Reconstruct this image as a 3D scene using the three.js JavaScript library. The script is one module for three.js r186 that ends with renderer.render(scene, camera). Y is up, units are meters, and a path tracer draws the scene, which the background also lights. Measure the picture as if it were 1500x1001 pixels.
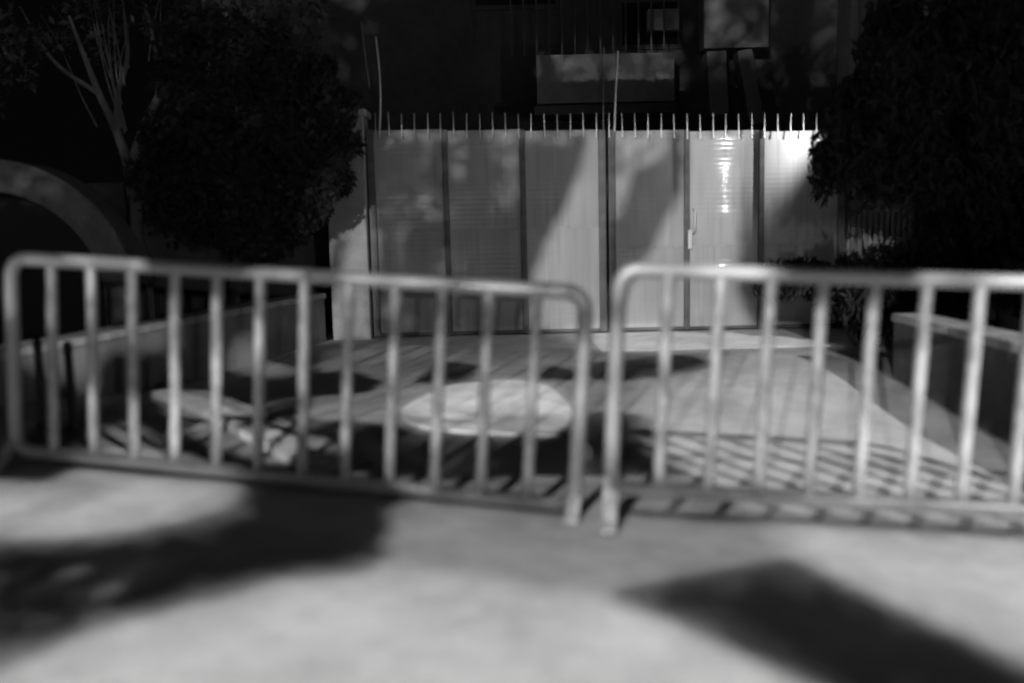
import * as THREE from 'three';
import { mergeGeometries } from 'three/addons/utils/BufferGeometryUtils.js';
import { RoundedBoxGeometry } from 'three/addons/geometries/RoundedBoxGeometry.js';

const scene = new THREE.Scene();
// ---------------------------------------------------------------- camera
const camera = new THREE.PerspectiveCamera(39.34, 1.4993, 0.05, 400);
camera.position.set(0, 1.4008, 0);
camera.rotation.set(-0.12242, 0, -0.0219);
camera.focus = 21;
camera.userData.fStop = 0.58;
// ---------------------------------------------------------------- night sky and a trace of moon
{
  const w = 64, h = 32, d = new Float32Array(w * h * 4);
  for (let j = 0; j < h; j++) for (let i = 0; i < w; i++) {
    const up = Math.max(0, (j + 0.5) / h * 2 - 1), v = 0.0009 + 0.0006 * Math.pow(1 - up, 3);
    d.set([v, v, v, 1], (j * w + i) * 4);
  }
  const sky = new THREE.DataTexture(d, w, h, THREE.RGBAFormat, THREE.FloatType);
  sky.mapping = THREE.EquirectangularReflectionMapping; sky.magFilter = THREE.LinearFilter; sky.needsUpdate = true;
  scene.background = sky; scene.environment = sky;
}
const moon = new THREE.DirectionalLight(0xffffff, 0.012);
moon.position.set(-14, 30, 26); moon.castShadow = true; moon.shadow.radius = 3;
Object.assign(moon.shadow.camera, { left: -14, right: 14, top: 14, bottom: -14, near: 1, far: 90 });
scene.add(moon, moon.target); moon.target.position.set(0, 0, -8);
const EXPOSURE = 1;
// street lamps that light the place, all behind or beside the photographer
const LAMP_A = new THREE.Vector3(-9, 7.5, 27), LAMP_D = new THREE.Vector3(-2.5, 8.5, 4), LAMP_B = new THREE.Vector3(8.5, 7, 7.2), LAMP_C = new THREE.Vector3(14.4, 4.6, 40);
const POWER = { A: 3500, D: 300, B: 1150, C: 50, wall: 8.5 };

const renderer = new THREE.WebGLRenderer();
renderer.toneMapping = THREE.LinearToneMapping;
renderer.toneMappingExposure = EXPOSURE;
renderer.shadowMap.enabled = true;

// ---------------------------------------------------------------- helpers
function rng(s) { return () => { s = (s + 0x6d2b79f5) | 0; let t = Math.imul(s ^ (s >>> 15), 1 | s); t = (t + Math.imul(t ^ (t >>> 7), 61 | t)) ^ t; return ((t ^ (t >>> 14)) >>> 0) / 4294967296; }; }
const V = (x, y, z) => new THREE.Vector3(x, y, z);
const used = {};
function numbered(n) { const k = used[n] = (used[n] ?? -1) + 1; return k ? n + '_' + String(k).padStart(3, '0') : n; }
function tag(o, label, category, group) { o.userData.label = label; o.userData.category = category; if (group) o.userData.group = group; return o; }
function thing(name, label, category, p = [0, 0, 0], group) { const o = new THREE.Group(); o.name = numbered(name); o.position.set(...p); scene.add(o); return tag(o, label, category, group); }
function mesh(name, geo, mat, parent = scene) { const m = new THREE.Mesh(geo, mat); m.name = parent === scene ? numbered(name) : name; m.castShadow = m.receiveShadow = true; parent.add(m); return m; }
function struct(name, geo, mat) { const m = mesh(name, geo, mat); m.userData.kind = 'structure'; return m; }
function at(m, x, y, z, ry = 0, rx = 0, rz = 0) { m.position.set(x, y, z); m.rotation.set(rx, ry, rz); return m; }
function tube(pts, r, seg = 24, rad = 10, closed = false) { return new THREE.TubeGeometry(new THREE.CatmullRomCurve3(pts, closed, 'catmullrom', 0.5), seg, r, rad, closed); }
function taper(pts, r0, r1, seg = 18, rad = 8) {          // a limb: a tube that narrows
  const c = new THREE.CatmullRomCurve3(pts), g = new THREE.TubeGeometry(c, seg, 1, rad), p = g.attributes.position;
  for (let i = 0; i <= seg; i++) { const q = c.getPointAt(i / seg), r = r0 + (r1 - r0) * i / seg; for (let j = 0; j <= rad; j++) { const k = i * (rad + 1) + j; p.setXYZ(k, q.x + (p.getX(k) - q.x) * r, q.y + (p.getY(k) - q.y) * r, q.z + (p.getZ(k) - q.z) * r); } }
  g.computeVertexNormals(); return g;
}
const groundY = (x, z) => { let t = Math.min(1, Math.max(0, (z + 9) / 3)); t = t * t * (3 - 2 * t); return (-0.06 * Math.max(-6, Math.min(6, x)) + 0.04) * t; };

// ---------------------------------------------------------------- textures
function hash(x, y, s) { let h = Math.imul(x, 374761393) + Math.imul(y, 668265263) + Math.imul(s, 2147483647); h = Math.imul(h ^ (h >>> 13), 1274126177); return ((h ^ (h >>> 16)) >>> 0) / 4294967296; }
function vnoise(u, v, nx, ny, s) {        // tileable value noise, u and v in 0..1
  const x = u * nx, y = v * ny, x0 = Math.floor(x), y0 = Math.floor(y), f = x - x0, g = y - y0, a = f * f * (3 - 2 * f), b = g * g * (3 - 2 * g);
  const h = (i, j) => hash((i + nx) % nx, (j + ny) % ny, s);
  return (h(x0, y0) * (1 - a) + h(x0 + 1, y0) * a) * (1 - b) + (h(x0, y0 + 1) * (1 - a) + h(x0 + 1, y0 + 1) * a) * b;
}
function tex(w, h, f, rx = 1, ry = 1) {
  const d = new Uint8Array(w * h * 4);
  for (let j = 0; j < h; j++) for (let i = 0; i < w; i++) { const v = Math.max(0, Math.min(255, 255 * f(i / w, j / h))); d.set([v, v, v, 255], (j * w + i) * 4); }
  const t = new THREE.DataTexture(d, w, h); t.wrapS = t.wrapT = THREE.RepeatWrapping; t.magFilter = THREE.LinearFilter; t.repeat.set(rx, ry); t.needsUpdate = true; return t;
}
const grit = (u, v) => 0.64 + 0.20 * vnoise(u, v, 5, 5, 1) + 0.18 * vnoise(u, v, 19, 19, 2) + 0.10 * (vnoise(u, v, 90, 90, 3) - 0.5) + 0.16 * (vnoise(u, v, 330, 330, 4) - 0.5) - 0.5 * Math.max(0, vnoise(u, v, 40, 40, 8) - 0.86);
const gritMap = tex(1024, 1024, grit), gritBump = tex(1024, 1024, (u, v) => 0.5 * vnoise(u, v, 300, 300, 5) + 0.3 * vnoise(u, v, 120, 120, 6) + 0.2 * vnoise(u, v, 12, 12, 7));
const sheetMap = tex(512, 512, (u, v) => 0.76 + 0.12 * vnoise(u, v, 30, 3, 11) + 0.14 * vnoise(u, v, 4, 4, 12) - 0.35 * Math.max(0, vnoise(u, v, 60, 2, 13) - 0.7));
const metalMap = tex(256, 256, (u, v) => 0.6 + 0.34 * vnoise(u, v, 6, 24, 21) + 0.12 * (vnoise(u, v, 60, 60, 22) - 0.5) - 0.4 * Math.max(0, vnoise(u, v, 14, 30, 23) - 0.8));
const barkMap = tex(128, 256, (u, v) => 0.6 + 0.3 * vnoise(u, v, 18, 6, 31) + 0.2 * (vnoise(u, v, 50, 30, 32) - 0.5));

const std = (c, r, o = {}) => new THREE.MeshStandardMaterial({ color: new THREE.Color().setRGB(c, c, c), roughness: r, ...o });
const M = {
  road: std(0.36, 0.85, { map: gritMap, bumpMap: gritBump, bumpScale: 0.006 }),
  drive: std(0.48, 0.85, { map: gritMap, bumpMap: gritBump, bumpScale: 0.004 }),
  wallL: std(0.2, 0.92, { map: gritMap, bumpMap: gritBump, bumpScale: 0.006 }),
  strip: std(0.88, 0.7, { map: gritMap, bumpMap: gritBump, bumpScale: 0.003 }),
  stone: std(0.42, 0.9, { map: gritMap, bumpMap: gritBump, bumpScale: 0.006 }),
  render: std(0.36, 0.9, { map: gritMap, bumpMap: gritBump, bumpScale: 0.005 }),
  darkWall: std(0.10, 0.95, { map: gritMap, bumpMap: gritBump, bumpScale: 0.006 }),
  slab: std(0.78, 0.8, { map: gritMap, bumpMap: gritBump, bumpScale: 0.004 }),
  pale: std(0.5, 0.9, { map: gritMap, bumpMap: gritBump, bumpScale: 0.005 }),
  fluted: std(0.34, 0.85, { map: gritMap }),
  galv: std(0.37, 0.42, { map: metalMap, metalness: 0.15, bumpMap: metalMap, bumpScale: 0.0006 }),
  panel: new THREE.MeshPhysicalMaterial({ color: new THREE.Color().setRGB(0.42, 0.42, 0.42), map: sheetMap, roughness: 0.55, clearcoat: 0.45, clearcoatRoughness: 0.05, specularIntensity: 0.4 }),
  post: std(0.10, 0.5, { map: metalMap }),
  wire: std(0.16, 0.5),
  rod: std(0.5, 0.4, { metalness: 0.5 }),
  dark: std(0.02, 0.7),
  house: std(0.10, 0.9, { map: gritMap }),
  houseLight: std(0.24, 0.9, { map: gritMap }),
  glass: std(0.02, 0.15),
  bark: std(0.16, 0.95, { map: barkMap, bumpMap: barkMap, bumpScale: 0.01 }),
  darkBark: std(0.06, 0.95, { map: barkMap }),
  leaf: std(0.045, 0.75, { side: THREE.DoubleSide }),
  leafDark: std(0.012, 0.85, { side: THREE.DoubleSide }),
  lampPaint: std(0.15, 0.5, { metalness: 0.3 }),
};
M.lens = std(0.8, 0.5, { emissive: new THREE.Color(1, 1, 1), emissiveIntensity: 12 });
M.farLens = std(0.8, 0.5, { emissive: new THREE.Color(1, 1, 1), emissiveIntensity: 2600 });

// uv in metres over a box
function box(w, h, d, scale = 2, bevel = 0.006) {
  const g = new RoundedBoxGeometry(w, h, d, 1, Math.min(bevel, w / 3, h / 3, d / 3)), p = g.attributes.position, n = g.attributes.normal, uv = g.attributes.uv;
  for (let i = 0; i < p.count; i++) { const ax = Math.abs(n.getX(i)), ay = Math.abs(n.getY(i)), az = Math.abs(n.getZ(i)); const [a, b] = ax > ay && ax > az ? [p.getZ(i), p.getY(i)] : ay > az ? [p.getX(i), p.getZ(i)] : [p.getX(i), p.getY(i)]; uv.setXY(i, a / scale, b / scale); }
  return g;
}
function leaves() {                        // collects folded leaf shapes into one geometry
  const pos = [], idx = [];
  return {
    add(c, a, b, n) {                      // centre, half-length vector, half-width vector, fold vector
      const k = pos.length / 3;
      pos.push(c.x - a.x, c.y - a.y, c.z - a.z, c.x + b.x + n.x, c.y + b.y + n.y, c.z + b.z + n.z, c.x + a.x, c.y + a.y, c.z + a.z, c.x - b.x + n.x, c.y - b.y + n.y, c.z - b.z + n.z);
      idx.push(k, k + 1, k + 2, k, k + 2, k + 3);
    },
    geo() { const g = new THREE.BufferGeometry(); g.setAttribute('position', new THREE.Float32BufferAttribute(pos, 3)); g.setIndex(idx); g.computeVertexNormals(); return g; },
    count: () => pos.length / 12,
  };
}
function leafVectors(r, len, wid) {
  const a = V(r() - .5, r() - .5, r() - .5).normalize(), q = V(r() - .5, r() - .5, r() - .5).normalize(), b = V(0, 0, 0).crossVectors(a, q).normalize(), n = V(0, 0, 0).crossVectors(a, b);
  const s = 0.7 + 0.6 * r();
  return [a.multiplyScalar(len * s / 2), b.multiplyScalar(wid * s / 2), n.multiplyScalar(wid * s * 0.15)];
}
function turned(r, len, wid, to) {          // a leaf that turns its face roughly to the light
  const n = to.clone().add(V(r() - .5, r() - .5, r() - .5).multiplyScalar(0.9)).normalize(), a = V(0, 0, 0).crossVectors(n, V(r() - .5, r() - .5, r() - .5)).normalize(), b = V(0, 0, 0).crossVectors(n, a), s = 0.6 + 0.6 * r();
  return [a.multiplyScalar(len * s / 2), b.multiplyScalar(wid * s / 2), n.multiplyScalar(wid * s * 0.15)];
}
function foliage(blobs, perBlob, len, wid, seed, droop = 0) {  // blobs: [x, y, z, rx, ry, rz]
  const L = leaves(), r = rng(seed);
  for (const [x, y, z, rx, ry, rz] of blobs) for (let k = 0; k < 34; k++) {        // clumps of leaves set over and inside each blob
    const d = V(r() - .5, r() - .5, r() - .5).normalize().multiplyScalar(Math.cbrt(0.25 + 0.75 * r())), c = V(x + d.x * rx, y + d.y * ry, z + d.z * rz), cr = (0.16 + 0.2 * r()) * Math.min(rx, ry, rz) + 0.05;
    for (let i = 0; i < perBlob / 34; i++) {
      const e = V(r() - .5, r() - .5, r() - .5).normalize().multiplyScalar(cr * Math.cbrt(r())); if (droop) e.y *= 1.7;
      const [a, b, n] = leafVectors(r, len, wid); if (droop) { a.y -= len * droop * (0.3 + r()) / 2; }
      L.add(e.add(c), a, b, n);
    }
  }
  return L.geo();
}
function inside(poly, x, z) { let c = false; for (let i = 0, j = poly.length - 1; i < poly.length; j = i++) { const [xi, zi] = poly[i], [xj, zj] = poly[j]; if ((zi > z) !== (zj > z) && x < (xj - xi) * (z - zi) / (zj - zi) + xi) c = !c; } return c; }

// ---------------------------------------------------------------- ground
{
  const xs = [], zs = [];
  for (let x = -60; x < -8; x += 6) xs.push(x); for (let x = -8; x <= 8; x += 0.4) xs.push(x); for (let x = 12; x <= 60; x += 6) xs.push(x);
  for (let z = -90; z < -14; z += 8) zs.push(z); for (let z = -14; z <= 4; z += 0.3) zs.push(z); for (let z = 10; z <= 70; z += 8) zs.push(z);
  const pos = [], uv = [], idx = [];
  zs.forEach((z, j) => xs.forEach((x, i) => { pos.push(x, groundY(x, z), z); uv.push(x / 1.7, z / 1.7); if (i && j) { const k = j * xs.length + i, w = xs.length; idx.push(k - w - 1, k - 1, k - w, k - w, k - 1, k); } }));
  const g = new THREE.BufferGeometry(); g.setAttribute('position', new THREE.Float32BufferAttribute(pos, 3)); g.setAttribute('uv', new THREE.Float32BufferAttribute(uv, 2)); g.setIndex(idx); g.computeVertexNormals();
  struct('road', g, M.road);
}
const driveLeft = (z) => z > -7.3 ? -1.0 - 1.55 * Math.min(1, (-5.0 - z) / 2.3) : -2.55 + 0.15 * Math.min(1, (-7.3 - z) / 4);
{
  const pos = [], uv = [], idx = [], n = 20; let j = 0;
  for (let z = -12.6; z <= -4.95; z += 0.17, j++) for (let i = 0; i <= n; i++) {
    const x = driveLeft(z) + (3.3 + 0.1 * Math.min(1, Math.max(0, (-8 - z) / 3)) - driveLeft(z)) * i / n; pos.push(x, groundY(x, z) + 0.005, z); uv.push(x / 2.3 + .31, z / 2.3 + .17);
    if (i && j) { const k = j * (n + 1) + i, w = n + 1; idx.push(k - w - 1, k - 1, k - w, k - w, k - 1, k); }
  }
  const g = new THREE.BufferGeometry(); g.setAttribute('position', new THREE.Float32BufferAttribute(pos, 3)); g.setAttribute('uv', new THREE.Float32BufferAttribute(uv, 2)); g.setIndex(idx); g.computeVertexNormals();
  struct('driveway', g, M.drive);
}
{ const s = struct('light_band_slab', box(2.5, 0.03, 1.7, 2, 0.006), M.strip); at(s, 2.2, -0.0065, -11.15, 0.02); }  // band of light at the gate foot, put in as a paler slab

{ // a pale patch, slightly proud of the driveway
  const o = [[-0.8,-6.75],[-0.74,-7.3],[-0.55,-8.1],[-0.07,-8.4],[0.29,-8.05],[0.42,-7.1],[0.4,-6.4],[0.27,-6.08],[-0.15,-6.06],[-0.52,-6.12],[-0.72,-6.35]], s = new THREE.Shape(new THREE.CatmullRomCurve3(o.map(([x, z]) => V(x, -z, 0)), true, 'catmullrom', 0.4).getPoints(60).map((q) => new THREE.Vector2(q.x, q.y)));
  const g = new THREE.ExtrudeGeometry(s, { depth: 0.06, bevelEnabled: true, bevelSize: 0.008, bevelThickness: 0.006, bevelSegments: 1 }); g.rotateX(-Math.PI / 2);
  const p = g.attributes.position; for (let i = 0; i < p.count; i++) p.setY(i, p.getY(i) - 0.045 + groundY(p.getX(i), p.getZ(i))); g.computeVertexNormals();
  struct('pale_patch', g, M.slab);
}
// ---------------------------------------------------------------- crowd barriers
function barrier(label, p, yaw, tilt, spacing, lift, seed) {
  const b = thing('crowd_barrier', label, 'crowd barrier', p, 'crowd barriers standing across the driveway');
  b.rotation.order = 'YZX'; b.rotation.y = -yaw; b.rotation.z = -tilt;
  const W = spacing * 13, T = 1.1, B = 0.09, R = 0.1, fr = 0.036, r = rng(seed);
  const path = new THREE.CurvePath(), corner = (x0, y0, cx, cy, x1, y1) => path.add(new THREE.QuadraticBezierCurve3(V(x0, y0, 0), V(cx, cy, 0), V(x1, y1, 0))), line = (x0, y0, x1, y1) => path.add(new THREE.LineCurve3(V(x0, y0, 0), V(x1, y1, 0)));
  line(0, B + R, 0, T - R); corner(0, T - R, 0, T, R, T); line(R, T, W - R, T); corner(W - R, T, W, T, W, T - R); line(W, T - R, W, B + R); corner(W, B + R, W, B, W - R, B); line(W - R, B, R, B); corner(R, B, 0, B, 0, B + R);
  mesh('frame', new THREE.TubeGeometry(path, 220, fr, 12, true), M.galv, b);
  for (let i = 1; i < 13; i++) {
    const m = mesh('bar', barGeo, M.galv, b); at(m, i * spacing + (r() - .5) * .006, (T + B) / 2, 0, r() * 6, (r() - .5) * .01, (r() - .5) * .016);
  }
  for (const x of [0.0, W]) {
    const h = B + lift, y0 = -lift;
    const f = mesh('foot', footGeo, M.galv, b); at(f, x, y0, 0); f.scale.y = (h + 0.05) / 0.19;
  }
  for (const y of [0.35, 0.88]) { const k = mesh('coupling_hook', hookGeo, M.galv, b); at(k, W + 0.03, y, 0); }
  return b;
}
const barGeo = new THREE.CylinderGeometry(0.028, 0.028, 1.01, 12, 1);
const footGeo = (() => {                      // a flat strip bent into a low arch across the barrier
  const s = new THREE.Shape(); const up = [[-.22, 0], [-.16, .02], [-.08, .10], [-.03, .185], [.03, .185], [.07, .10], [.12, .02], [.17, 0]];
  up.forEach(([x, y], i) => i ? s.lineTo(x, y + .012) : s.moveTo(x, y + .012)); up.slice().reverse().forEach(([x, y]) => s.lineTo(x, Math.max(0, y - .008)));
  const g = new THREE.ExtrudeGeometry(s, { depth: 0.06, bevelEnabled: true, bevelSize: 0.003, bevelThickness: 0.003, bevelSegments: 1 }); g.translate(0, 0, -0.03); g.rotateY(Math.PI / 2); return g;
})();
const hookGeo = new THREE.TorusGeometry(0.026, 0.006, 6, 14);
barrier('left crowd barrier of galvanised tube, standing whole in view before the driveway', [-2.64, 0.186, -4.946], 0.188, 0.0685, 0.2286, 0, 3);
barrier('right crowd barrier of galvanised tube, running out of view past the low wall', [0.436, 0.0897, -4.309], 0.0948, 0.0504, 0.2237, 0.055, 7);

// ---------------------------------------------------------------- gate
const ZG = -12.06;
function panelPart(leaf, x0, x1, y0, y1, z, o = 0) {
  const g = new THREE.PlaneGeometry(x1 - x0, y1 - y0, 6, Math.round((y1 - y0) * 130)), p = g.attributes.position, uv = g.attributes.uv;      // the sheet bulges very slightly between its posts
  for (let i = 0; i < p.count; i++) { const u = p.getX(i) / (x1 - x0) * 2, v = p.getY(i) / (y1 - y0) * 2; const yy = p.getY(i) + y0; p.setZ(i, 0.004 * (1 - u * u) * (1 - v * v) + 0.0009 * Math.sin(yy / 0.0098 + o) * (0.55 + 0.45 * Math.sin(yy * 7.3 + o * 9))); uv.setXY(i, (p.getX(i) + x0) / 1.6 + o, (p.getY(i) + y0) / 1.6); }
  g.computeVertexNormals();
  const back = new THREE.PlaneGeometry(x1 - x0, y1 - y0); back.rotateY(Math.PI); back.translate(0, 0, -0.012); 
  return at(mesh('panel', mergeGeometries([g, back]), M.panel, leaf), (x0 + x1) / 2, (y0 + y1) / 2, z);
}
const TOPG = (x) => 2.575 - 0.024 * (x + 0.6), MID = (x) => x < 1.2 ? 1.345 : 1.07;
function gateLeaf(label, posts, spikes) {
  const leaf = thing('metal_gate', label, 'gate', [posts[0], 0, ZG], 'leaves of the double driveway gate'), ox = posts[0];
  posts.forEach((x, i) => {
    const w = i === 0 || i === posts.length - 1 ? 0.09 : 0.07;
    at(mesh('post', box(w, TOPG(x) - 0.02, 0.06, 2, 0.008), M.post, leaf), x - ox, TOPG(x) / 2 + 0.01, 0.012);
    if (i) {
      const x0 = posts[i - 1] + 0.03, x1 = x - 0.03, t = TOPG((x0 + x1) / 2), m = MID((x0 + x1) / 2);
      panelPart(leaf, x0 - ox, x1 - ox, 0.06, m - 0.012, 0, i * .37); panelPart(leaf, x0 - ox, x1 - ox, m + 0.012, t - 0.04, 0, i * .61 + .2);
      at(mesh('rail', box(x1 - x0, 0.04, 0.035, 2, 0.005), M.panel, leaf), (x0 + x1) / 2 - ox, m, -0.022);
      at(mesh('top_rail', box(x1 - x0, 0.05, 0.05, 2, 0.006), M.panel, leaf), (x0 + x1) / 2 - ox, t - 0.03, -0.02);
      at(mesh('bottom_rail', box(x1 - x0, 0.05, 0.04, 2, 0.006), M.post, leaf), (x0 + x1) / 2 - ox, 0.045, -0.02);
    }
  });
  for (const x of spikes) at(mesh('spike', spikeGeo, M.rod, leaf), x - ox + (hash(Math.round(x * 100), 1, 3) - .5) * .008, TOPG(x) + 0.045 + (hash(Math.round(x * 100), 2, 3) - .5) * .02, 0.06, 0, 0, (hash(Math.round(x * 100), 3, 3) - .5) * .05);
  return leaf;
}
const spikeGeo = new THREE.CylinderGeometry(0.0035, 0.009, 0.30, 8);
const spikeXs = []; for (let i = 0; i < 36; i++) spikeXs.push(-1.62 + i * 0.1597);
gateLeaf('left leaf of the grey sheet metal gate, patched with tree shadow', [-1.70, -0.78, 0.18, 1.165], spikeXs.filter((x) => x < 1.2));
const rightLeaf = gateLeaf('right leaf of the grey sheet metal gate, with the handle and bright glare', [1.285, 2.22, 3.15, 4.15], spikeXs.filter((x) => x > 1.2));
{
  const hx = 2.30 - 1.285, h = mesh('handle', tube([V(0, -0.16, 0), V(0.012, -0.1, 0.05), V(0.012, 0.1, 0.05), V(0, 0.16, 0)], 0.012, 16, 8), M.rod, rightLeaf); at(h, hx, 1.38, 0.015);
  at(mesh('lock_plate', box(0.05, 0.24, 0.012, 1, 0.004), M.rod, rightLeaf), hx - 0.045, 1.16, 0.049);
  const hinge = new THREE.CylinderGeometry(0.022, 0.022, 0.14, 10);
  for (const y of [0.3, 2.2]) at(mesh('hinge', hinge, M.post, rightLeaf), 4.15 - 1.285 + 0.03, y, 0.05);
}
// the pier on the left, and the tall fluted pillar on the right
{
  const p = thing('gate_pier', 'pale rendered gate pier between the dark tree and the gate', 'pier', [-2.0, 0, ZG - 0.05]);
  at(mesh('shaft', box(0.47, 2.75, 0.45), M.render, p), 0, 1.375, 0); at(mesh('cap', box(0.55, 0.08, 0.53), M.stone, p), 0, 2.79, 0);
}
{
  const p = thing('fluted_pillar', 'tall ribbed concrete pillar behind the dark tree right of the gate', 'pillar', [4.32, 0, -12.5]);
  at(mesh('core', box(0.86, 7.6, 0.5), M.fluted, p), 0.42, 3.8, -0.02);
  for (let i = 0; i < 11; i++) at(mesh('rib', box(0.052, 7.56, 0.05, 2, 0.012), M.fluted, p), 0.055 + i * 0.073, 3.8, 0.25);
}
// lamp on the gate's right end, mostly behind the foliage
{
  const l = thing('wall_lamp', 'small glowing lamp at the top right corner of the gate', 'lamp', [4.06, 2.44, -11.52]);
  at(mesh('bracket', box(0.05, 0.05, 0.34, 1, 0.01), M.lampPaint, l), 0.04, 0.06, -0.15);
  at(mesh('hood', new THREE.CylinderGeometry(0.03, 0.075, 0.09, 14), M.lampPaint, l), 0.03, 0.04, 0, 0, 0, -0.5);
  at(mesh('bulb', new THREE.SphereGeometry(0.03, 14, 10), M.lens, l), 0.0, -0.005, 0);
  const s = new THREE.SpotLight(0xffffff, POWER.wall, 0, 0.95, 0.6); s.name = 'wall_lamp_light'; s.position.set(-0.04, -0.015, 0.0); s.target.position.set(-1.0, -0.06, -0.42); s.castShadow = true; s.shadow.radius = 2; l.add(s, s.target);
}
// thin rods and wires above the gate
const wire = (pts, r, label, cat = 'wire', m = M.wire) => tag(mesh('thin_wire', tube(pts, r, 30, 6), m), label, cat);
wire([V(1.32, 2.5, -12.0), V(1.335, 2.95, -12.0), V(1.37, 3.47, -12.02)], 0.012, 'bright leaning rod rising from the middle of the gate', 'rod', M.slab);
wire([V(1.185, 2.5, -12.03), V(1.19, 3.0, -12.03), V(1.2, 3.52, -12.03)], 0.008, 'dim upright rod beside the bright leaning rod above the gate', 'rod');
wire([V(-1.58, 2.5, -12.0), V(-1.55, 2.9, -12.0), V(-1.55, 3.3, -12.0), V(-1.58, 3.7, -12.02)], 0.012, 'pale curved wire rising above the left end of the gate', 'wire', M.slab);
wire([V(-1.69, 3.1, -12.1), V(-1.73, 3.5, -12.1), V(-1.76, 3.9, -12.1)], 0.008, 'short pale wire among the leaves left of the curved wire');

// ---------------------------------------------------------------- low walls, kerb, bollards
function lowWall(name, label, a, b, h, base, n, mat, seed) {
  const w = thing(name, label, 'wall', [a.x, base, a.z]), dx = b.x - a.x, dz = b.z - a.z, len = Math.hypot(dx, dz), r = rng(seed); w.rotation.y = -Math.atan2(dz, dx);
  at(mesh('wall_face', box(len, h + 0.35, 0.24), mat, w), len / 2, h / 2 - 0.175, 0);
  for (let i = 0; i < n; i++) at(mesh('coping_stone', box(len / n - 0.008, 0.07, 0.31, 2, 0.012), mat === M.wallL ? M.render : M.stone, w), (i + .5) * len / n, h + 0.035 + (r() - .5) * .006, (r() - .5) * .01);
  return w;
}
lowWall('low_wall', 'low rendered wall with coping along the left of the driveway', V(-3.75, 0, -6.2), V(-2.42, 0, -11.8), 0.42, 0.12, 11, M.wallL, 5);
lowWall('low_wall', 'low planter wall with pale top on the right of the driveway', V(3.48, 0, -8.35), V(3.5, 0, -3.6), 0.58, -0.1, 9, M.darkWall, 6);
{
  const k = thing('kerb', 'pale kerb of laid stones slanting along the left driveway edge', 'kerb', [0, 0, 0]), r = rng(9);
  for (let i = 0; i < 5; i++) {
    const t = (i + .5) / 5, x = -1.0 - 1.72 * t, z = -4.98 - 2.35 * t;
    at(mesh('kerbstone', box(0.575, 0.16, 0.2, 2, 0.02), M.slab, k), x, groundY(x, z) - 0.03 + r() * .004, z, Math.atan2(2.35, -1.72) + (r() - .5) * .02);
    at(mesh('gutter_slab', box(0.575, 0.08, 0.22, 2, 0.008), M.pale, k), x + 0.17, groundY(x, z) - 0.035, z - 0.125, Math.atan2(2.35, -1.72) + (r() - .5) * .02);
  }
}
for (const [x, z, l] of [[-2.90, -5.8, 'left of the two dark bollards behind the left barrier'], [-2.68, -5.72, 'right of the two dark bollards behind the left barrier']]) {
  const b = thing('bollard', l, 'bollard', [x, groundY(x, z) - 0.02, z], 'dark bollards behind the left barrier');
  mesh('post', new THREE.LatheGeometry([[0, 0], [.034, 0], [.03, .04], [.026, .06], [.026, .5], [.03, .52], [.03, .55], [.02, .575], [0, .58]].map(([a, c]) => new THREE.Vector2(a, c)), 14), M.dark, b);
  mesh('base_ring', new THREE.CylinderGeometry(0.045, 0.05, 0.05, 14), M.dark, b).position.y = 0.025;
}
// ---------------------------------------------------------------- rounded arch on the left
{
  const a = thing('garden_arch', 'rough grey arch with a dark hollow at the left edge', 'arch', [-5.95, 0.0, -11.0]);
  const s = new THREE.Shape(); s.moveTo(-1.62, -0.1); s.lineTo(-1.62, 0.62); s.absarc(0, 0.62, 1.62, Math.PI, 0, true); s.lineTo(1.62, -0.1); s.lineTo(1.3, -0.1); s.lineTo(1.3, 0.62); s.absarc(0, 0.62, 1.3, 0, Math.PI, false); s.lineTo(-1.3, -0.1); s.closePath();
  const g = new THREE.ExtrudeGeometry(s, { depth: 0.5, bevelEnabled: true, bevelSize: 0.03, bevelThickness: 0.03, bevelSegments: 2, curveSegments: 40 });
  at(mesh('arch_band', g, M.wallL, a), 0, 0, -0.5);
  at(mesh('hollow_shade', box(2.7, 2.1, 0.08), M.dark, a), 0, 0.95, -0.62);  // near-black sheet stands in for the shade inside the hollow
}
// ---------------------------------------------------------------- house
{
  const h = thing('house', 'dark house with a pale balcony front behind the gate', 'house', [0, 0, -17.6]);
  at(mesh('wall', box(13.6, 9, 0.5), M.house, h), 1.3, 4.5, -0.6);
  at(mesh('balcony_slab', box(2.5, 0.16, 1.1), M.house, h), 1.72, 3.34, 0.15);
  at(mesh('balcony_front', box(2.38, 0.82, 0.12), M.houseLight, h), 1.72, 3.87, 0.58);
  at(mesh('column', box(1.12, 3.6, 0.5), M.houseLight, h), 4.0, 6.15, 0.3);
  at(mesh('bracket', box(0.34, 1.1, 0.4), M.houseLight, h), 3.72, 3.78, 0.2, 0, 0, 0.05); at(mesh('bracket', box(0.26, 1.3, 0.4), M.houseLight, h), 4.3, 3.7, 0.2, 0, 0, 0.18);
  for (const [x, y, w, hh] of [[2.62, 4.95, 1.15, 0.9], [0.2, 6, 1.6, 1.5], [-2.6, 6.6, 1.5, 1.5]]) {
    const f = mesh('window', box(w, hh, 0.08), M.house, h); at(f, x, y, -0.32);
    at(mesh('pane', box(w - 0.16, hh - 0.16, 0.03), M.glass, f), 0, 0, 0.035);
  }
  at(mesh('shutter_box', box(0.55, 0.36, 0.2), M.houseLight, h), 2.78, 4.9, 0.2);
  for (let i = 0; i < 13; i++) at(mesh('baluster', box(0.03, 0.95, 0.03, 1, 0.004), M.house, h), 0.1 + i * 0.22, 4.76, 0.58);
  at(mesh('handrail', box(2.8, 0.05, 0.06), M.house, h), 1.42, 5.26, 0.58);
  at(mesh('roof', box(14.4, 0.25, 2.2), M.house, h), 1.3, 9.1, 0.1);
}
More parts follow.
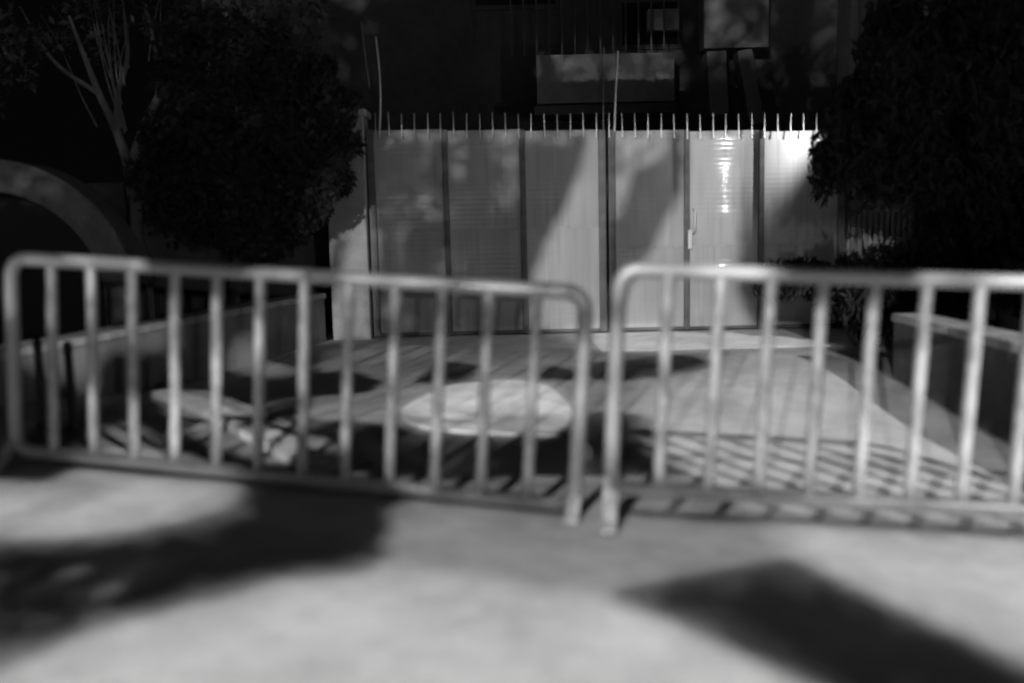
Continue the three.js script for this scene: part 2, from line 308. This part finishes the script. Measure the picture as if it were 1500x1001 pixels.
{
  const w = thing('boundary_wall', 'dark boundary wall running off behind the left tree', 'wall', [-7.6, 0, -13.6]); at(mesh('wall_face', box(10.6, 1.5, 0.25), M.house, w), 0, 0.75, 0);
  const w2 = thing('boundary_wall', 'dark boundary wall right of the ribbed pillar', 'wall', [10.4, 0, -12.8]); at(mesh('wall_face', box(10.4, 2.4, 0.25), M.house, w2), 0, 1.2, 0);
}
// ---------------------------------------------------------------- trees and shrubs in view
{
  const t = thing('forked_tree', 'pale forked tree trunk rising above the arch on the left', 'tree', [-5.02, 0, -12.9]);
  const trunk = mesh('trunk', taper([V(0.05, 0, 0), V(0.12, 0.5, 0), V(0.09, 0.95, 0.03), V(0.0, 1.4, 0.05), V(0.04, 1.8, 0.04), V(0.0, 2.3, 0)], 0.16, 0.1), M.bark, t);
  const limb = (pts, a, b) => mesh('branch', taper(pts.map((q) => V(...q)), a, b), M.bark, trunk);
  limb([[0, 2.2, 0], [-0.12, 2.7, 0.05], [-0.3, 3.2, 0.1], [-0.62, 4.2, 0.1]], 0.075, 0.02); limb([[0, 2.2, 0], [0.18, 2.7, 0], [0.45, 3.15, 0.05], [0.8, 3.7, 0.1], [1.1, 4.6, 0]], 0.08, 0.02);
  limb([[-.12, 2.7, .05], [-.1, 3.2, 0], [.02, 3.7, -.1], [.05, 4.5, 0]], 0.05, 0.015); limb([[-.3, 3.2, .1], [-.8, 3.6, .2], [-1.2, 4.3, .2]], 0.035, 0.012); limb([[.45, 3.15, .05], [.5, 3.7, .2], [.42, 4.3, .2]], 0.04, 0.012);
  const r = rng(77);
  for (let i = 0; i < 16; i++) { const x = -.9 + 1.9 * r(), y = 3.0 + 1.1 * r(), a = (r() - .5) * 1.6; limb([[x * .5, y - .35, 0], [x * .62 + .05 * a, y, .08], [x * .7 + a * .25, y + .45 + .3 * r(), .1], [x * .75 + a * .6, y + .9 + .4 * r(), .05]], 0.014, 0.004); }
  mesh('crown', foliage([[-.9, 4.3, 0, .9, .7, .8], [.2, 4.7, 0, 1.0, .7, .9], [1.2, 4.3, .2, .9, .8, .8], [-1.7, 3.7, .2, .7, .6, .7], [2.1, 3.8, 0, .8, .8, .8], [-2.6, 4.5, 0, 1, .8, .8]], 620, 0.12, 0.05, 41), M.leaf, t);
}
{
  const t = thing('dark_tree', 'large dark rounded tree hiding the top of the pier', 'tree', [-3.02, 0, -11.25]);
  mesh('trunk', taper([V(-0.3, 0, 0), V(-0.25, 0.7, 0), V(-0.1, 1.5, 0)], 0.1, 0.07), M.darkBark, t);
  mesh('crown', foliage([[-.25, 1.75, 0, .75, .6, .6], [.45, 2.0, 0, .55, .6, .55], [.2, 2.7, 0, .8, .6, .6], [-.75, 2.15, -.1, .6, .55, .55], [.75, 2.75, .1, .4, .7, .5], [.1, 1.45, 0, .6, .35, .45], [-.1, 3.35, 0, 1.0, .7, .6], [1.0, 2.5, .1, .34, .5, .4], [.86, 1.98, .1, .3, .36, .36]], 3400, 0.11, 0.05, 42), M.leafDark, t);
}
{
  const t = thing('dark_tree', 'tall dark tree crossing the right edge over the ribbed pillar', 'tree', [5.0, 0, -10.3]);
  mesh('trunk', taper([V(0.4, 0, 0), V(0.35, 1.2, 0), V(0.1, 2.4, 0), V(0, 3.4, 0)], 0.14, 0.07), M.darkBark, t);
  mesh('crown', foliage([[-1.15, 2.1, 0, .62, .5, .5], [-.45, 2.3, 0, .8, .75, .6], [.5, 2.2, 0, .9, .9, .7], [1.4, 2.0, 0, .8, 1.1, .7], [-.55, 3.1, 0, .62, .5, .6], [.5, 3.4, 0, .9, .9, .7], [1.5, 3.5, 0, .9, .9, .7], [.3, 1.35, 0, .6, .5, .5], [1.3, 1.0, 0, .8, .6, .6], [-.9, 2.75, 0, .55, .45, .5]], 3400, 0.13, 0.05, 43, 0.8), M.leafDark, t);
}
{
  const s = thing('shrub', 'low dark shrub against the lower right corner of the gate', 'shrub', [3.55, 0, -10.35]);
  mesh('stem', mergeGeometries([taper([V(0.2, 0, 0), V(0, .4, 0), V(-.3, .7, 0)], .03, .012), taper([V(0.3, 0, 0), V(.4, .4, 0), V(.5, .8, 0)], .03, .012)]), M.darkBark, s);
  mesh('foliage', foliage([[-.45, .72, 0, .4, .13, .3], [0, .66, 0, .45, .24, .35], [.45, .62, 0, .5, .42, .4], [.95, .6, 0, .5, .5, .4]], 2000, 0.1, 0.04, 44, 1.0), M.leafDark, s);
}
{
  const s = thing('shrub', 'dark hanging shrub on top of the right planter wall', 'shrub', [5.0, -0.1, -7.7]);
  mesh('stem', taper([V(0.3, 0, 0), V(.3, .6, 0), V(.2, 1, 0)], .04, .02), M.darkBark, s);
  mesh('foliage', foliage([[-.2, .85, -.6, .45, .3, .5], [.3, .85, 0, .5, .35, .5], [.1, .85, .9, .45, .3, .6]], 2000, 0.1, 0.04, 45, 0.8), M.leafDark, s);
}
// ---------------------------------------------------------------- street lamps, behind the camera
function streetLamp(label, head, back, lens, power, aim, radius, cone = 1.2, soft = 0.4) {
  const l = thing('street_lamp', label, 'street lamp', [head.x + back.x, 0, head.z + back.z]), hx = -back.x, hz = -back.z, H = head.y;
  mesh('pole', new THREE.CylinderGeometry(0.05, 0.09, H + 0.3, 14).translate(0, (H + 0.3) / 2, 0), M.lampPaint, l);
  mesh('arm', tube([V(0, H + .2, 0), V(hx * .3, H + .38, hz * .3), V(hx, H + .22, hz)], 0.03, 16, 8), M.lampPaint, l);
  at(mesh('lamp_head', new THREE.SphereGeometry(0.3, 20, 10, 0, 7, 0, Math.PI / 2).scale(1, .5, 1), M.lampPaint, l), hx, H + 0.1, hz);
  const g = at(mesh('lens', new THREE.SphereGeometry(0.2, 20, 12), lens, l), hx, H + 0.05, hz); g.scale.y = 0.8;
  const s = new THREE.SpotLight(0xffffff, power, 0, cone, soft); s.name = 'street_lamp_light'; s.position.set(hx, H, hz); s.castShadow = true; s.shadow.radius = radius; s.target.position.set(aim.x - l.position.x, aim.y, aim.z - l.position.z); l.add(s, s.target);
}
streetLamp('street lamp farther down the street behind the photographer', LAMP_A, V(-1.4, 0, 0.6), M.lens, POWER.A, V(0, 1, -9), 4);
streetLamp('street lamp standing nearest, behind the photographer on the left', LAMP_D, V(-1.6, 0, 0.8), M.lens, POWER.D, V(0, 0, -3.6), 2.2, 0.40, 0.35);
streetLamp('street lamp on the right, beyond the end of the barriers', LAMP_B, V(1.5, 0, 0.6), M.lens, POWER.B, V(0.5, 0, -5), 4, 0.44, 0.25);
streetLamp('far street lamp whose light glints in the gate panels', LAMP_C, V(1.5, 0, 0.5), M.farLens, POWER.C, V(2.7, 1, -12), 5);

// ---------------------------------------------------------------- unseen trees before the lamps; leaves are kept only where their shadow is wanted
const K1 = [[-2.29,-3.71],[-2.12,-3.8],[-1.82,-3.88],[-1.52,-4.08],[-1.35,-4.31],[-1.37,-4.67],[-1.25,-4.82],[-0.74,-4.81],[-0.62,-4.27],[-0.58,-3.77],[-0.59,-3.59],[-0.92,-3.46],[-1.11,-3.25],[-1.36,-2.98],[-1.53,-2.68],[-1.7,-2.57]];
const K1G = [[[-1.95,-3.35],[-1.64,-3.5],[-1.5,-3.4],[-1.33,-3.05],[-1.5,-2.5],[-1.95,-2.5]]];
const K2 = [[0.31,-3.39],[0.76,-3.64],[1.19,-3.87],[1.39,-3.45],[1.66,-2.99],[1.86,-2.62],[1.9,-2.3],[1.31,-2.2],[1.04,-2.56],[0.84,-2.86],[0.65,-3.1],[0.44,-3.28]];
const MID_TONE = [[-0.72,-4.9],[-0.18,-4.9],[0.31,-4.9],[0.83,-4.8],[1.23,-4.7],[1.22,-4.18],[1.21,-3.85],[0.76,-3.64],[0.31,-3.39],[0.44,-3.28],[-0.15,-3.54],[-0.59,-3.59],[-0.58,-3.77]];
const K3 = [[[-1.32,-6.02],[-1.08,-6.38],[-0.69,-6.21],[-0.49,-6.0],[0.28,-6.13],[0.39,-6.77],[0.59,-6.95],[0.98,-6.85],[0.9,-6.03],[0.96,-5.35],[1.09,-5.22],[0.32,-5.14],[-0.2,-4.96],[-0.67,-4.98],[-1.02,-5.07],[-1.26,-5.51]],
  [[0.75,-9.48],[1.77,-9.82],[2.05,-9.19],[1.49,-8.61],[0.89,-8.32],[0.62,-8.64]], [[-0.78,-9.82],[-0.35,-9.46],[-0.37,-8.44],[-0.57,-8.21],[-0.87,-8.5]], [[-2.34,-9.22],[-1.54,-9.23],[-1.21,-8.54],[-1.2,-7.86],[-1.54,-7.54],[-2.07,-8.16]], [[0.33,-9.41],[0.64,-8.92],[0.54,-8.35],[0.24,-8.57]]];
const ISLAND = [[-0.76,-6.76],[-0.75,-7.35],[-0.55,-8.25],[-0.07,-8.57],[0.29,-8.15],[0.39,-7.19],[0.33,-6.46],[0.21,-6.12],[-0.24,-6.12]];
const DIAG = [[-2.6,-7.02],[-3.0,-8.26],[-2.58,-7.9],[-1.96,-6.73],[-1.38,-6.05],[-0.97,-5.23],[-0.96,-4.94],[-1.16,-5.05],[-1.63,-5.53],[-1.86,-5.77]];
const PAT_L = [[-2.73,-4.69],[-2.6,-5.2],[-2.4,-5.3],[-2.5,-6.1],[-2.35,-5.9],[-2.1,-5.35],[-1.51,-5.0],[-1.37,-4.67],[-1.35,-4.31],[-1.52,-4.08],[-1.82,-3.88],[-2.12,-3.8],[-2.4,-3.7]];
const LEFT_DARK = [[-9.73,-15.99],[-3.58,-18.64],[-1.75,-8.61],[-1.26,-5.51],[-1.02,-5.07],[-1.25,-4.82],[-1.37,-4.67],[-2.28,-4.76],[-4.99,-4.2]];
const RIGHT = [[1.22,-4.54],[1.22,-4.18],[1.21,-3.85],[1.39,-3.45],[1.66,-2.99],[1.86,-2.62],[4.36,-5.3],[3.25,-6.4],[3.25,-10.74],[2.68,-10.62],[2.05,-9.19],[1.19,-8.29],[0.97,-7.4],[0.9,-6.03],[0.94,-5.2]];
const WALL_PATCH = [[[-4.72,-8.09],[-4.52,-8.25],[-3.95,-7.52],[-3.93,-7.21]], [[-4.44,-8.37],[-4.3,-8.73],[-3.65,-7.87],[-3.8,-7.58]], [[-2.97,-9.86],[-3.24,-10.54],[-3.04,-10.66],[-2.19,-9.43],[-2.39,-9.05]], [[-4.71,-8.47],[-4.07,-9.94],[-3.78,-9.52],[-4.48,-8.17]]];
const STRIP = [[0.7,-12.2],[3.6,-12.2],[3.5,-10.2],[0.8,-10.1]];
const GATE = [[0.1, [[-1.46,2.55],[-0.76,2.54],[-0.82,1.4],[-1.24,1.67],[-1.51,1.42]]], [0.12, [[-1.45,1.84],[-1.07,1.75],[-1.21,0.12],[-1.64,0.13]]], [0.2, [[-0.67,2.53],[0.17,2.52],[0.15,1.97],[0.02,1.6],[-0.27,1.39],[-0.48,1.44],[-0.7,1.57]]],
  [1, [[1.04,2.44],[1.2,2.49],[1.2,1.23],[0.56,1.25],[0.85,1.87]]], [1, [[0.52,1.25],[1.2,1.25],[1.2,0],[0.18,0],[0.32,0.78]]], [0.85, [[1.2,2.49],[1.96,2.48],[1.92,2.23],[1.49,2.03],[1.45,1.61],[1.2,1.36]]], [1, [[2.3,2.0],[2.3,-0.04],[1.24,-0.02],[1.3,0.15],[1.78,1.01]]],
  [1, [[2.24,2.47],[2.85,2.46],[2.86,0.47],[3.04,-0.06],[2.17,-0.04]]], [0.16, [[-0.92,1.07],[-0.48,1.4],[-0.52,0.11],[-0.95,0.12]]], [1, [[-2.35,-0.1],[-1.77,-0.1],[-1.71,1.68],[-1.84,1.51]]], [0.6, [[-2.27,0.88],[-2.25,1.27],[-1.92,1.77],[-1.69,2.18],[-1.7,1.85],[-2.12,1.09]]]];
const HOUSE_LIT = [[0.45, [[0.4,3.3],[3.0,3.3],[3.0,4.5],[0.4,4.5]]], [0.4, [[3.4,4.3],[4.55,4.25],[4.55,6],[3.4,6]]], [0.2, [[2.4,4.6],[3.05,4.6],[3.05,5.1],[2.4,5.1]]], [0.12, [[3.3,3],[4.7,3],[4.7,4.3],[3.3,4.3]]], [0.35, [[5.4,3.2],[7.4,3.2],[7.4,6],[5.4,6]]]];
const BAR_DARK = [[[-1.84,1.45],[-1.22,1.45],[-1.22,1.02],[-1.84,1.02]], [[1.13,1.35],[1.82,1.35],[1.8,0.99],[1.13,0.99]], [[-2.98,0.93],[-2.54,1.0],[-2.44,0.78],[-2.31,0.43],[-2.3,-0.1],[-3.1,-0.1]], [[-2.42,0.96],[-2.03,1.0],[-2.07,0.64],[-2.3,0.57],[-2.45,0.64]], [[-1.3,0.79],[-1.18,0.69],[-1.0,0.55],[-1.02,0],[-1.34,0]], [[-2.6,0.19],[-2.6,0.36],[0.3,0.16],[0.3,-0.02]], [[0.4,0.1],[0.4,0.26],[2.6,0.15],[2.6,-0.02]]];

WALL_PATCH.forEach((q) => q);
const swell = (poly, k) => { const cx = poly.reduce((a, q) => a + q[0], 0) / poly.length, cz = poly.reduce((a, q) => a + q[1], 0) / poly.length; for (const q of poly) { const l = Math.hypot(q[0] - cx, q[1] - cz); q[0] += (q[0] - cx) / l * k; q[1] += (q[1] - cz) / l * k; } };
WALL_PATCH.forEach((q) => swell(q, 0.12)); swell(DIAG, 0.12); swell(ISLAND, 0.08); swell(K1, 0.07); swell(K2, 0.07); K3.forEach((q) => swell(q, 0.06));
function reach(lamp, p, zStop) {            // where a ray from the lamp through a leaf lands: on the ground, or on the upright plane z = zStop
  const d = p.clone().sub(lamp), q = new THREE.Vector3(); let t = 0;
  if (d.y < 0) { t = -lamp.y / d.y; q.copy(lamp).addScaledVector(d, t); for (let i = 0; i < 3; i++) { t = (groundY(q.x, q.z) - lamp.y) / d.y; q.copy(lamp).addScaledVector(d, t); } if (q.z > zStop) return { ground: true, x: q.x, y: q.y, z: q.z, d }; }
  t = (zStop - lamp.z) / d.z; q.copy(lamp).addScaledVector(d, t); return { ground: false, x: q.x, y: q.y, z: zStop, d };
}
const nearEdge = (x, z) => z > -2.2 || z > -4.1 && !inside(K1, x, z) && !inside(K2, x, z) && !inside(MID_TONE, x, z);
function onBars(lamp, p) {                  // true where a ray would reach a shaded stretch of the barriers
  const d = p.clone().sub(lamp); let x = 0, y = 0;
  for (let i = 0; i < 3; i++) { const t = ((x < 0.38 ? -4.946 + 0.19 * (x + 2.64) : -4.309 + 0.095 * (x - 0.436)) - lamp.z) / d.z; x = lamp.x + d.x * t; y = lamp.y + d.y * t; }
  return BAR_DARK.some((q) => inside(q, x, y));
}
function openA(p) {
  if (onBars(LAMP_A, p)) return 0;
  const d = p.clone().sub(LAMP_A), zb = (x) => x < 0.38 ? -4.946 + 0.19 * (x + 2.64) : -4.309 + 0.095 * (x - 0.436);
  const tw = (3.36 - LAMP_A.x) / d.x, zw = LAMP_A.z + d.z * tw, yw = LAMP_A.y + d.y * tw;
  if (tw > 0 && zw > -8.4 && zw < -3.5 && yw > -0.2 && yw < 0.7) return zw < -7.45 && yw < 0.55 ? 0.6 : yw > 0.42 && yw < 0.6 ? 0.4 : 0.03;
  let x = 0; let y = 0; for (let i = 0; i < 3; i++) { const t = (zb(x) - LAMP_A.z) / d.z; x = LAMP_A.x + d.x * t; y = LAMP_A.y + d.y * t; }
  if (y > groundY(x, -4.5) && y < 1.22 && x > -2.9 && x < 2.5) return BAR_DARK.some((q) => inside(q, x, y)) ? 0 : K3.some((q) => inside(q, reach(LAMP_A, p, ZG).x, reach(LAMP_A, p, ZG).z)) ? 0.1 : x < 0.95 ? 0.8 : 0.9;
  const h = reach(LAMP_A, p, ZG);
  if (h.ground) {
    if (h.z > -4.6) return inside(K1, h.x, h.z) ? (K1G.some((q) => inside(q, h.x, h.z)) ? 0.2 : 0) : inside(K2, h.x, h.z) ? 0 : 1;
    if (inside(STRIP, h.x, h.z)) return 1;
    if (h.x > 3.5) return 0.015;
    return h.x > -1.5 ? 0.4 : 0.12;
  }
  if (h.y < 2.85 && h.x > -2.4 && h.x < 3.9) { for (const [t, q] of GATE) if (inside(q, h.x, h.y)) return t; return h.y > 2.45 && h.x > -1.65 && h.x < 3.7 ? 0.5 : h.x > 3.05 || h.x < -1.75 ? 0.01 : 0.02; }
  if (h.y < 2.3 && h.x < -2.4) { const q = Math.hypot(h.x + 5.87, h.y - 0.42); return h.x < -4.0 && q > 1.3 && q < 1.75 ? 0.13 : 0.02; }
  if (h.y < 1.4 && h.y > 0.65 && h.x > 4.15 && h.x < 4.8) return 0.4;
  const t = (-17 - LAMP_A.z) / h.d.z, hx = LAMP_A.x + h.d.x * t, hy = LAMP_A.y + h.d.y * t;
  for (const [v, q] of HOUSE_LIT) if (inside(q, hx, hy)) return v;
  return h.x < -3.3 ? 0.05 : 0.006;
}
function openD(p) {
  const h = reach(LAMP_D, p, -12.2); if (!h.ground || onBars(LAMP_D, p)) return 0;
  if (h.x < -3.4 || h.x > 3.35) return 0.02;
  if (inside(STRIP, h.x, h.z) || inside(DIAG, h.x, h.z) || inside(PAT_L, h.x, h.z)) return 1;
  if (inside(K1, h.x, h.z)) return K1G.some((q) => inside(q, h.x, h.z)) ? 0.13 : 0;
  if (inside(K2, h.x, h.z) || K3.some((q) => inside(q, h.x, h.z)) || inside(LEFT_DARK, h.x, h.z)) return 0;
  return 1;
}
function openB(p) {
  const h = reach(LAMP_B, p, -12.2); if (!h.ground || onBars(LAMP_B, p)) return 0;
  if (WALL_PATCH.some((q) => inside(q, h.x, h.z))) return 1;
  return nearEdge(h.x, h.z) || [PAT_L, RIGHT, ISLAND, STRIP].some((q) => inside(q, h.x, h.z)) ? 1 : 0;
}
function shadowTree(label, lo, hi, n, len, wid, open, seed, trunk, limbs, sun, tauSmall) {  // crown shaped for its shadow: each leaf is tested against the light masks
  const t = thing('shadow_tree', label, 'tree'), L = leaves(), r = rng(seed), tau = 4;
  for (let i = 0; i < n * 2.6; i++) {
    const small = i >= n, c = V(lo[0] + (hi[0] - lo[0]) * r(), lo[1] + (hi[1] - lo[1]) * r(), lo[2] + (hi[2] - lo[2]) * r()), [a, b, f] = turned(r, small ? len * 0.42 : len, small ? wid * 0.42 : wid, sun.clone().sub(c).normalize()), pick = r();
    let T = 0; for (const q of [c, c.clone().add(a), c.clone().sub(a), c.clone().add(b), c.clone().sub(b)]) T = Math.max(T, open(q));
    if (pick < (T <= 0.001 ? 1 : T < 0.05 ? Math.min(1, -Math.log(T) / tau) : small ? Math.min(1, -Math.log(T) / tauSmall) : 0)) L.add(c, a, b, f);
  }
  mesh('crown', L.geo(), M.leaf, t);
  const tr = mesh('trunk', taper(trunk.map((q) => V(...q)), 0.16, 0.07), M.bark, t);
  for (const q of limbs) mesh('branch', taper(q.map((s) => V(...s)), 0.05, 0.015), M.bark, tr);
  console.log(label, L.count());
}
shadowTree('unseen tree far behind the photographer, crown shaped to shade the gate', [-9.8, 2.6, 8.6], [-0.6, 7.4, 9.8], 60000, 0.18, 0.11, openA, 51, [[-10.2, 0, 9.2], [-10, 3, 9.2], [-9.4, 5.5, 9.2], [-8.5, 7.4, 9.2]], [[[-8.5, 7.4, 9.2], [-6, 7.5, 9.2], [-2, 7.3, 9.2]]], LAMP_A, 1.9);
shadowTree('unseen tree over the barriers from the left, crown shaped for its shadows', [-4.2, 4.3, -4.2], [1.5, 4.9, 1.7], 80000, 0.11, 0.07, openD, 52, [[-6.2, 0, -0.8], [-6, 2.5, -0.8], [-5.2, 4.4, -0.8], [-4.2, 5.05, -0.9]], [], LAMP_D, 1.8);
shadowTree('unseen tree over the road from the right, crown shaped for its shadows', [2.5, 3.4, -3], [7.1, 6.4, 3.3], 90000, 0.11, 0.07, openB, 53, [[8, 0, -1], [7.8, 2, -1], [7.4, 3.2, -0.8], [6.6, 4, -0.5]], [], LAMP_B, 2.6);

renderer.render(scene, camera);
